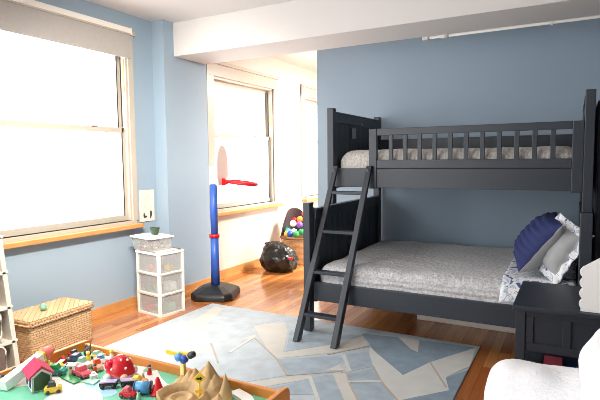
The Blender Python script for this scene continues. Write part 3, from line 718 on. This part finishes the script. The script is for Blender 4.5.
# ---------------------------------------------------------------- play table
t=thing('play_table','wooden play table with a green painted top and low wooden rims','play table',(-1.65,1.2,0))
TW=M['table_wood']; tz=.455
tx0,tx1,ty0,ty1=-2.27,-1.025,.70,1.735
tb=MB().box(tx0+.02,tx1-.02,ty0+.02,ty1-.02,tz-.02,tz).build('table_board',M['toy_green'],t)
def side(x0,x1,h):
    L=[(ty0-.03,tz-.16),(ty1+.03,tz-.16)]
    for i in range(7): a=i*PI/2/6; L.append((ty1+.03-.03+.03*math.cos(a),h-.03+.03*math.sin(a)))
    for i in range(7): a=PI/2+i*PI/2/6; L.append((ty0-.03+.03+.03*math.cos(a),h-.03+.03*math.sin(a)))
    return MB().prism(L,'x',x0,x1)
side(tx0-.004,tx0+.02,.505).build('side_board',TW,t,bevel=.004); side(tx1-.02,tx1+.004,.51).build('side_board',TW,t,bevel=.004)
MB().box(tx0+.02,tx1-.02,ty1-.02,ty1,tz-.14,.496,.004).build('end_board',TW,t); MB().box(tx0+.02,tx1-.02,ty0,ty0+.02,tz-.14,.496,.004).build('end_board',TW,t)
for x in (tx0+.02,tx1-.07):
    for y in (ty0+.02,ty1-.07): MB().box(x,x+.05,y,y+.05,.013,tz-.02,.004).build('leg',TW,t)
def strip(pts,w,z0,z1,mb=None):
    mb=mb or MB(); P=[Vector(p) for p in pts]; L=[];R=[]
    for i,p in enumerate(P):
        d=(P[min(i+1,len(P)-1)]-P[max(i-1,0)]).normalized(); n=Vector((-d.y,d.x))*w/2; L.append(p+n); R.append(p-n)
    for i in range(len(P)-1):
        mb.hexa([(*L[i],z0),(*R[i],z0),(*R[i+1],z0),(*L[i+1],z0),(*L[i],z1),(*R[i],z1),(*R[i+1],z1),(*L[i+1],z1)])
    return mb
def curve(pts,n=8):
    P=[Vector(p) for p in pts]; P=[P[0]*2-P[1]]+P+[P[-1]*2-P[-2]]; o=[]
    for i in range(1,len(P)-2):
        for k in range(n):
            u=k/n; a,b,c,d=P[i-1:i+3]
            o.append(.5*((2*b)+(c-a)*u+(2*a-5*b+4*c-d)*u*u+(3*b-a-3*c+d)*u**3))
    return o+[P[-2]]
for pts,w_,h_ in (([(-2.24,1.30),(-2.12,1.40),(-2.0,1.42),(-1.9,1.36),(-1.86,1.2),(-1.9,.9)],.13,.0015),([(-2.2,1.62),(-2.05,1.66),(-1.9,1.64),(-1.78,1.68)],.09,.0018),([(-1.75,1.68),(-1.66,1.62),(-1.56,1.58),(-1.4,1.60),(-1.2,1.5)],.085,.0016),([(-1.9,1.36),(-1.8,1.38),(-1.7,1.3),(-1.6,1.1)],.10,.0021)):
    strip(curve(pts),w_,tz,tz+h_).build('painted_road',M['road'],tb)
MB().prism([(-1.84+.14*math.cos(i*PI/10),1.44+.055*math.sin(i*PI/10)) for i in range(20)],'z',tz,tz+.0012).build('painted_pond',M['pond'],tb)
tag(strip(curve([(-1.10,1.40),(-1.10,1.55),(-1.155,1.645),(-1.25,1.685)],10),.05,tz+.0025,tz+.018).build('toy_track',M['road']),'white curved wooden track piece near the right corner of the play table','toy track')

TZ=tz+.0025
def car(label,x,y,rz,L,body,cab,wheel='darkgrey',name='toy_car',h=.024,z=TZ,driver=None):
    t=thing(name,label,'toy car',(x,y,z),rz,'toy vehicles on the play table'); m=at((x,y,z),rz); w=L*.48; r=L*.12
    pr=[(-L/2,r*.7),(L/2,r*.7),(L/2,r*.7+h*.55),(L*.3,r*.7+h*.8),(-L*.42,r*.7+h*.8),(-L/2,r*.7+h*.55)]
    b_=XF(MB().prism(pr,'y',-w/2,w/2),m).build('body',M[body],t,bevel=.0025)
    pr=[(-L*.32,r*.7+h*.8),(L*.18,r*.7+h*.8),(L*.06,r*.7+h*1.5),(-L*.24,r*.7+h*1.5)]
    XF(MB().prism(pr,'y',-w*.42,w*.42),m).build('cabin',M[cab],t,bevel=.002)
    for sx in (-.3,.3):
        for sy in (-1,1): XF(MB().cyl((sx*L,sy*w*.44,r),(sx*L,sy*w*.56,r),r,seg=14),m).build('wheel',M[wheel],t)
    return t
car('green toy car between the red roofed toy barn and the pink toy car',-2.105,1.455,.5,.085,'teal','green',h=.03)
car('pink toy car lying on the white road in the middle of the table',-1.985,1.50,-.1,.095,'pink','pink',h=.028)
car('slate blue toy car at the back left of the play table',-2.150,1.60,.35,.10,'slate','slate',h=.022)
car('orange toy car in front of the black train wagons',-1.685,1.555,.45,.085,'orange','yellow',h=.022)
car('small red toy car beside the slate blue toy car near the left rim',-2.215,1.635,.2,.06,'red','darkgrey',h=.022)
car('white toy car in the middle of the back row of toys',-2.03,1.65,.9,.08,'white','skyblue',h=.025)
car('pale yellow toy car by the dark toy dog at the back rim',-2.10,1.68,.4,.07,'paleyellow','mint',h=.022)
car('orange red toy truck with a peach load next to the big red dome',-1.985,1.585,-.3,.07,'peach','orangered',h=.03)
car('yellow toy taxi with black wheels in front of the red roofed barn',-1.955,1.33,.9,.07,'yellow','darkgrey',h=.03)
car('red toy car at the front by the blue barrel on the play table',-1.63,1.45,.3,.07,'red','pink',h=.026)
car('tan toy wagon at the back of the play table beside the big red dome',-1.93,1.655,.5,.06,'peach','tan',h=.02)

# big red dome toy
t=thing('toy_dome_vehicle','big shiny red domed toy vehicle with white dots in the table middle','toy vehicle',(-1.815,1.575,TZ),.4)
dm=at((-1.815,1.575,TZ+.022),.4)
MBd=MB(); bm=bmesh.new(); bmesh.ops.create_uvsphere(bm,u_segments=28,v_segments=18,radius=1)
bmesh.ops.bisect_plane(bm,geom=bm.verts[:]+bm.edges[:]+bm.faces[:],plane_co=(0,0,0),plane_no=(0,0,-1),clear_outer=True)
bmesh.ops.holes_fill(bm,edges=[e for e in bm.edges if e.is_boundary])
MBd.add(bm,0,True,dm@Matrix.Diagonal((.066,.052,.084,1)))
dome=MBd.build('dome',M['red'],t)
XF(MB().sph((-.038,-.020,.044),(.026,.028,.028),16),dm).build('window',mat('glossy_red_window',(228,20,50),.1),dome)
sp=MB()
for a,e in ((-.3,.9),(-1.1,1.0),(.5,.8),(-.8,.45),(.2,.35),(-1.9,.4),(1.6,.6),(2.6,.5)):
    sp.sph((.066*math.cos(e)*math.cos(a),.052*math.cos(e)*math.sin(a),.084*math.sin(e)),.006,8)
XF(sp,dm).build('white_dot',M['white'],dome)
XF(MB().box(-.063,.063,-.045,.045,-.012,.001,.004),dm).build('chassis',M['lilac'],t)
for sx in (-.04,.04):
    for sy in (-1,1): XF(MB().cyl((sx,sy*.042,-.004),(sx,sy*.056,-.004),.018),dm).build('wheel',M['white' if sx<0 else 'peach'],t)
def wagon(label,x,y,rz):
    m=at((x,y,TZ),rz); t=thing('toy_train_wagon',label,'toy train',(x,y,TZ),rz,'toy train wagons')
    XF(MB().box(-.038,.038,-.016,.016,.012,.026,.002),m).build('chassis',M['black'],t)
    XF(MB().box(-.036,.036,-.015,.015,.026,.032,.002),m).build('deck',M['lilac'],t)
    for sx in (-.024,.024):
        for sy in (-1,1): XF(MB().cyl((sx,sy*.011,.010),(sx,sy*.018,.010),.010,seg=12),m).build('wheel',M['black'],t)
    XF(MB().cyl((.038,0,.018),(.046,0,.018),.005),m).build('coupling',M['steel'],t)
wagon('left black toy train wagon with lilac deck before the red dome',-1.778,1.475,.62)
wagon('right black toy train wagon with lilac deck before the red dome',-1.708,1.532,.62)

# blue barrel and plank, red cone
t=thing('toy_barrel','blue toy barrel lying beside a pale yellow plank at the table front','toy barrel',(-1.60,1.505,TZ))
m=at((-1.60,1.505,TZ+.027),.5)
XF(MB().cyl((-.03,0,0),(.03,0,0),.027),m).build('barrel',M['skyblue'],t); XF(MB().cyl((.03,0,0),(.036,0,0),.028).cyl((-.036,0,0),(-.03,0,0),.028),m).build('hoop',M['slate'],t)
tag(MB().box(-.05,.05,-.014,.014,0,.012,.002,mx=at((-1.535,1.545,TZ),.55)).build('toy_plank',M['paleyellow']),'pale yellow toy plank to the right of the blue barrel','toy plank')
t=thing('toy_cone','red pointed toy cone between the blue barrel and the sandy mountain','toy cone',(-1.545,1.535,TZ))
MB().lathe([(0,0),(.034,0),(.034,.006),(.026,.012),(.007,.068),(.004,.072),(0,.073)],(-1.545,1.535,TZ),20).build('cone',M['red'],t)
MB().sph((-1.552,1.523,TZ+.045),(.006,.004,.010),8).build('pale_mark',M['white'],t)

# crossing post with blue wheels and yellow arms
pp=Vector((-1.538,1.688,TZ))
t=thing('toy_crossing_post','tall yellow toy post with blue wheels and a yellow arm on top','toy post',pp)
MB().cyl(pp,pp+Vector((0,0,.006)),.022).build('foot',M['tan'],t)
MB().box(pp.x-.011,pp.x+.011,pp.y-.008,pp.y+.008,TZ+.004,.553,.002).build('post',M['paleyellow'],t)
for dx,dy,dz in ((-.014,-.012,0),(.018,-.014,.004)): MB().cyl((pp.x+dx,pp.y+dy-.008,.566-dz),(pp.x+dx,pp.y+dy+.012,.566-dz),.018).build('wheel',M['skyblue' if dx<0 else 'blue'],t)
MB().box(pp.x-.10,pp.x-.02,pp.y-.004,pp.y+.004,.563,.581,.002).box(pp.x-.02,pp.x+.03,pp.y-.004,pp.y+.004,.570,.590,.002).build('arm',M['yellow'],t)
MB().cyl((pp.x+.045,pp.y-.012,.584),(pp.x+.045,pp.y+.012,.584),.015).build('lamp',M['tan'],t)
MB().cyl((pp.x+.054,pp.y-.013,.585),(pp.x+.054,pp.y+.011,.585),.0155).build('lamp_ring',M['darkgrey'],t)

# mountain
def mountain():
    mb=MB(); N=96; cx,cy=-1.375,1.57; S=.20
    def H(x,y):
        h=0
        for px,py,ph,pw in ((-1.515,1.655,.05,.03),(-1.475,1.665,.07,.035),(-1.445,1.662,.085,.028),(-1.385,1.65,.11,.045),(-1.345,1.635,.15,.044),(-1.305,1.625,.105,.04),(-1.232,1.60,.13,.022),(-1.245,1.57,.05,.03)):
            d=math.hypot(x-px,y-py)/pw; h=max(h,ph*max(0,1-d*.55))
        r=math.hypot((x+1.40),(y-1.52))
        ring=.042*max(0,1-abs(r-.10)/.028)**.35 if r<.13 else 0
        ring2=.026*max(0,1-abs(r-.045)/.02)**.35 if r<.075 else 0
        h=max(h,ring,ring2,.012)
        if h>.045 and ring<.02: h+=.012*noise.noise(Vector((x*38,y*38,1)))
        return h
    o=0
    for i in range(N+1):
        for j in range(N+1):
            a=-1+2*i/N; b=-1+2*j/N
            x=cx+a*S*math.sqrt(1-b*b/2)*.88; y=cy+b*S*math.sqrt(1-a*a/2)*.62
            mb.v.append(Vector((x,y,TZ+H(x,y))))
    n=(N+1)**2
    for i in range(N+1):
        for j in range(N+1): v=mb.v[i*(N+1)+j]; mb.v.append(Vector((v.x,v.y,TZ)))
    for i in range(N):
        for j in range(N):
            q=[i*(N+1)+j,(i+1)*(N+1)+j,(i+1)*(N+1)+j+1,i*(N+1)+j+1]; mb.f.append(q); mb.f.append([n+k for k in q[::-1]])
    for k in range(N):
        for a,b in (((0,k),(0,k+1)),((N,k+1),(N,k)),((k+1,0),(k,0)),((k,N),(k+1,N))):
            A_=a[0]*(N+1)+a[1]; B_=b[0]*(N+1)+b[1]; mb.f.append([A_,B_,n+B_,n+A_])
    mb.m=[0]*len(mb.f); mb.sm=[True]*len(mb.f); return mb
tag(mountain().build('toy_mountain',M['terr']),'sandy brown toy mountain with jagged peaks and a spiral road','toy mountain')
sg=Vector((-1.335,1.56,TZ))
t=thing('toy_road_sign','yellow diamond toy road sign with a black arrow before the mountain','toy sign',sg)
MB().cyl(sg+Vector((0,0,.012)),sg+Vector((0,0,.085)),.004).build('pole',M['yellow'],t)
sm_=Matrix.Translation(sg+Vector((0,0,.10)))@Matrix.Rotation(math.radians(35),4,'Z')
XF(MB().prism([(-.024,0),(0,-.024),(.024,0),(0,.024)],'y',-.003,.003),sm_).build('diamond',M['yellow'],t)
XF(MB().prism([(-.011,-.004),(.003,-.004),(.003,-.009),(.012,0),(.003,.009),(.003,.004),(-.011,.004)],'y',-.0045,-.003),sm_).build('arrow',M['black'],t)
XF(MB().box(-.018,.018,-.003,.003,-.062,-.048,.001).box(-.012,.02,-.003,.003,-.085,-.072,.001),sm_).build('bracket',M['yellow'],t)

# red roofed toy barn with white leaning tower
bc=(-2.075,1.345,TZ); bmx=at(bc,math.radians(-22))@Matrix.Diagonal((.85,.9,1.1,1))
t=thing('toy_barn','white toy barn with a red roof and dark green door at the table left','toy barn',bc,math.radians(-22))
w=MB()
w.box(-.075,.075,-.045,-.037,0,.06).box(-.075,.075,.037,.045,0,.06)
w.prism([(-.045,0),(.045,0),(.045,.06),(0,.088),(-.045,.06)],'x',-.075,-.067).prism([(-.045,0),(.045,0),(.045,.06),(0,.088),(-.045,.06)],'x',.067,.075)
w.box(-.067,.067,-.037,.037,0,.004)
XF(w,bmx).build('wall',M['white'],t)
rf=MB().prism([(-.058,.053),(0,.093),(.058,.053),(.058,.061),(0,.101),(-.058,.061)],'x',-.079,.079)
XF(rf,bmx).build('roof',M['magenta'],t)
XF(MB().prism([(-.036,.004),(.036,.004),(.036,.055),(0,.078),(-.036,.055)],'x',.075,.078),bmx).build('door',M['darkgreen'],t)
for x in (-.055,.015): XF(MB().box(x,x+.04,-.048,-.045,.012,.05,.001),bmx).build('window',M['darkblue'],t)
t=thing('toy_tower','white and navy toy tower with a salmon cone leaning by the left rim','toy tower',(-2.215,1.42,TZ))
p0=Vector((-2.165,1.235,TZ+.022)); p1=Vector((-2.205,1.455,TZ+.075)); q=(p1-p0).to_track_quat('Z','Y').to_matrix().to_4x4(); tmx=Matrix.Translation(p0)@q; Lr=(p1-p0).length
XF(MB().box(-.022,.022,-.022,.022,0,Lr,.003),tmx).build('shaft',M['white'],t)
XF(MB().box(.022,.025,-.015,.015,.02,Lr*.5).box(.022,.025,-.015,.015,Lr*.62,Lr*.95),tmx).build('window_strip',M['darkblue'],t)
XF(MB().box(-.024,.024,-.024,.024,Lr-.012,Lr-.002),tmx).build('gold_band',M['yellow'],t)
XF(MB().lathe([(0,0),(.034,0),(.030,.02),(.02,.055),(0,.058)],(0,0,Lr),16),tmx).build('cone_top',M['cone_salmon'],t)
tag(XF(MB().prism([(-.02,0),(.06,0),(.02,.035)],'y',-.012,.012),at((-2.225,1.55,TZ),.5)).build('toy_wedge',M['red']),'red toy wedge beside the leaning toy tower at the left rim','toy block')

# small figures
def figure(label,x,y,body,head,rz=0,s=1.,legs='darkgrey'):
    t=thing('toy_figure',label,'toy figure',(x,y,TZ),rz,'toy figures on the play table')
    MB().lathe([(0,0),(.012*s,0),(.012*s,.012*s),(.009*s,.028*s),(.006*s,.034*s),(0,.034*s)],(x,y,TZ),14).build('body',M[body],t)
    MB().sph((x,y,TZ+.042*s),.0095*s,12).build('head',M[head],t)
    MB().lathe([(.0098*s,.043*s),(.008*s,.050*s),(0,.053*s)],(x,y,TZ),12).build('cap',M[legs],t)
figure('yellow toy figure with dark cap at the far left of the table',-2.235,1.335,'yellow','peach',s=1.1)
figure('white toy figure with dark cap near the teal grass at the left corner',-2.215,1.265,'white','peach')
figure('orange toy figure standing by the peach toy truck',-1.965,1.555,'orangered','peach',s=.8)
figure('peach toy figure beside the pink toy car',-2.04,1.48,'peach','peach',s=.8,legs='brown')
figure('yellow toy figure by the white car near the back rim',-2.10,1.625,'yellow','yellow',s=1.1,legs='paleyellow')
figure('white toy figure behind the train wagons near the red dome',-1.70,1.60,'peach','white',s=.8,legs='white')
figure('mint toy figure between the red cone and the blue barrel',-1.575,1.455,'mint','white',s=.8,legs='slate')
car('white toy van with a green roof behind the pink toy car',-2.06,1.565,.2,.075,'white','mint',h=.032)
car('pale blue toy car in the back row by the big red dome',-1.955,1.70,-.5,.07,'skyblue','white',h=.02)
figure('white toy figure with yellow cap behind the pale blue toy car near the back rim',-2.02,1.70,'white','yellow',s=1.0,legs='yellow')
figure('red toy figure near the back rim left of the crossing post',-1.72,1.66,'red','peach',s=.9,legs='slate')
for lab,x,y,rz,dm,c in (('white toy block between the toy aeroplane and the slate blue car',-2.11,1.535,.4,(.03,.018,.022),'white'),('pale yellow toy block left of the big red dome',-1.905,1.61,.2,(.022,.016,.02),'paleyellow'),('white toy block right of the pink toy car',-1.93,1.515,-.4,(.026,.016,.018),'white'),('tan toy block near the toy dog at the back rim',-2.10,1.705,.1,(.022,.014,.018),'tan')):
    b_=MB().box(-dm[0],dm[0],-dm[1],dm[1],0,dm[2],.002,mx=at((x,y,TZ),rz)).cyl((x,y,TZ+dm[2]-.001),(x,y,TZ+dm[2]+.006),.008,seg=12)
    tag(b_.build('toy_block',M[c]),lab,'toy block','toy blocks on the play table')
# toy aeroplane
t=thing('toy_aeroplane','yellow toy aeroplane with pale wings behind the red roofed toy barn','toy aeroplane',(-2.165,1.50,TZ),.5)
m=at((-2.165,1.50,TZ+.014),.5)
XF(MB().sph((0,0,0),(.045,.012,.014),14),m).build('fuselage',M['yellow'],t); XF(MB().box(-.008,.016,-.055,.055,.008,.013,.002),m).build('wing',M['paleyellow'],t)
XF(MB().box(-.044,-.030,-.02,.02,.006,.010,.001).box(-.044,-.034,-.002,.002,.008,.028),m).build('tail',M['paleyellow'],t); XF(MB().cyl((.044,0,0),(.048,0,0),.013),m).build('nose',M['darkgrey'],t)
# dark toy dog at the back corner
dg=at((-2.165,1.672,TZ),-.4)
t=thing('toy_dog','dark grey toy dog standing in the back left corner of the table','toy animal',(-2.165,1.672,TZ),-.4)
d=MB().sph((0,0,.032),(.028,.013,.014),14).sph((.030,0,.052),(.014,.011,.012),12).sph((.043,0,.049),(.009,.007,.006),10).cyl((.016,0,.038),(.030,0,.052),.010,.009)
for sx in (-.018,.018):
    for sy in (-.008,.008): d.cyl((sx,sy,0),(sx,sy,.03),.0055,.006,seg=10)
d.cyl((-.026,0,.036),(-.042,0,.055),.004,.002,seg=8)
XF(d,dg).build('body',M['darkgrey'],t)
XF(MB().prism([(-.005,0),(.005,0),(0,.014)],'y',-.010,-.006,mx=at((.027,0,.060))).prism([(-.005,0),(.005,0),(0,.014)],'y',.006,.010,mx=at((.027,0,.060))),dg).build('ear',M['black'],t)
tag(MB().box(-.06,.06,-.022,.022,0,.006,.002,mx=at((-2.0,1.452,TZ),-.15)).build('toy_tile',M['green']),'flat green toy tile in front of the pink toy car','toy tile')
tag(MB().prism([(-.04,-.02),(.04,-.02),(.03,.03),(-.02,.025)],'z',0,.006,mx=at((-1.90,1.475,TZ),.1)).build('toy_tile',M['mint']),'flat mint toy tile to the right of the pink toy car','toy tile')

# ---------------------------------------------------------------- light and camera
sc=bpy.context.scene
w=bpy.data.worlds.new('daylight'); sc.world=w; w.use_nodes=True
bg=w.node_tree.nodes['Background']; bg.inputs[0].default_value=(1.0,.975,.94,1); bg.inputs[1].default_value=6.8
def portal(name,loc,rot,sx,sy):
    l=bpy.data.lights.new(name,'AREA'); l.shape='RECTANGLE'; l.size=sx; l.size_y=sy; l.cycles.is_portal=True
    o=bpy.data.objects.new(name,l); C.objects.link(o); o.location=loc; o.rotation_euler=rot
for y,z,sy in ((2.91,1.76,1.4),(0,1.76,1.9),(5.43,1.66,1.3),(7.73,1.66,1.3)):
    portal('daylight_portal',(-4.14,y,z),(0,-PI/2,0),1.85,sy)
portal('daylight_portal',(-3.2,-2.25,1.45),(PI/2,0,0),1.8,2.9)
portal('daylight_portal',(3.0,7.5,1.45),(0,PI/2,0),2.9,4)
l=bpy.data.lights.new('overhead_fill','AREA'); l.shape='DISK'; l.size=.8; l.energy=25; l.color=(1,.985,.96)  # added fill light above the play table, out of view, no fixture
o=bpy.data.objects.new('overhead_fill',l); C.objects.link(o); o.location=(-2.35,1.3,2.8)
for k,tg in enumerate(((-3.9,2.7,.35),(-3.8,3.9,1.0))):  # added unseen spots that brighten the left wall and pilaster
    l=bpy.data.lights.new('left_wall_fill','SPOT'); l.energy=350; l.spot_size=math.radians(85); l.spot_blend=1; l.shadow_soft_size=.12; l.color=(1,.90,.77)
    o=bpy.data.objects.new('left_wall_fill',l); C.objects.link(o); o.location=(-1.7,1.4+.5*k,2.75)
    o.rotation_euler=(Vector(tg)-o.location).to_track_quat('-Z','Y').to_euler()
l=bpy.data.lights.new('alcove_fill','AREA'); l.shape='DISK'; l.size=.8; l.energy=330; l.color=(1,.95,.86)  # added unseen light that lifts the alcove towards white
o=bpy.data.objects.new('alcove_fill',l); C.objects.link(o); o.location=(-1.6,6.9,2.82)
cam=bpy.data.cameras.new('camera'); cam.lens=30.12; cam.sensor_width=36; cam.clip_start=.02
co=bpy.data.objects.new('camera',cam); C.objects.link(co)
Rm=Matrix(((0.877683,-0.029529,0.478332),(0.479154,0.073180,-0.874675),(-0.009176,0.996882,0.078378)))
co.matrix_world=Matrix.Translation((0,0,1.45))@Rm.to_4x4(); sc.camera=co
sc.view_settings.view_transform='Standard'; sc.view_settings.look='None'; sc.view_settings.exposure=0.2; sc.view_settings.gamma=1
sc.view_settings.use_curve_mapping=False
sc.cycles.use_denoising=True; sc.cycles.filter_width=.8; sc.cycles.max_bounces=10; sc.cycles.diffuse_bounces=6; sc.cycles.transparent_max_bounces=16; sc.cycles.sample_clamp_indirect=6
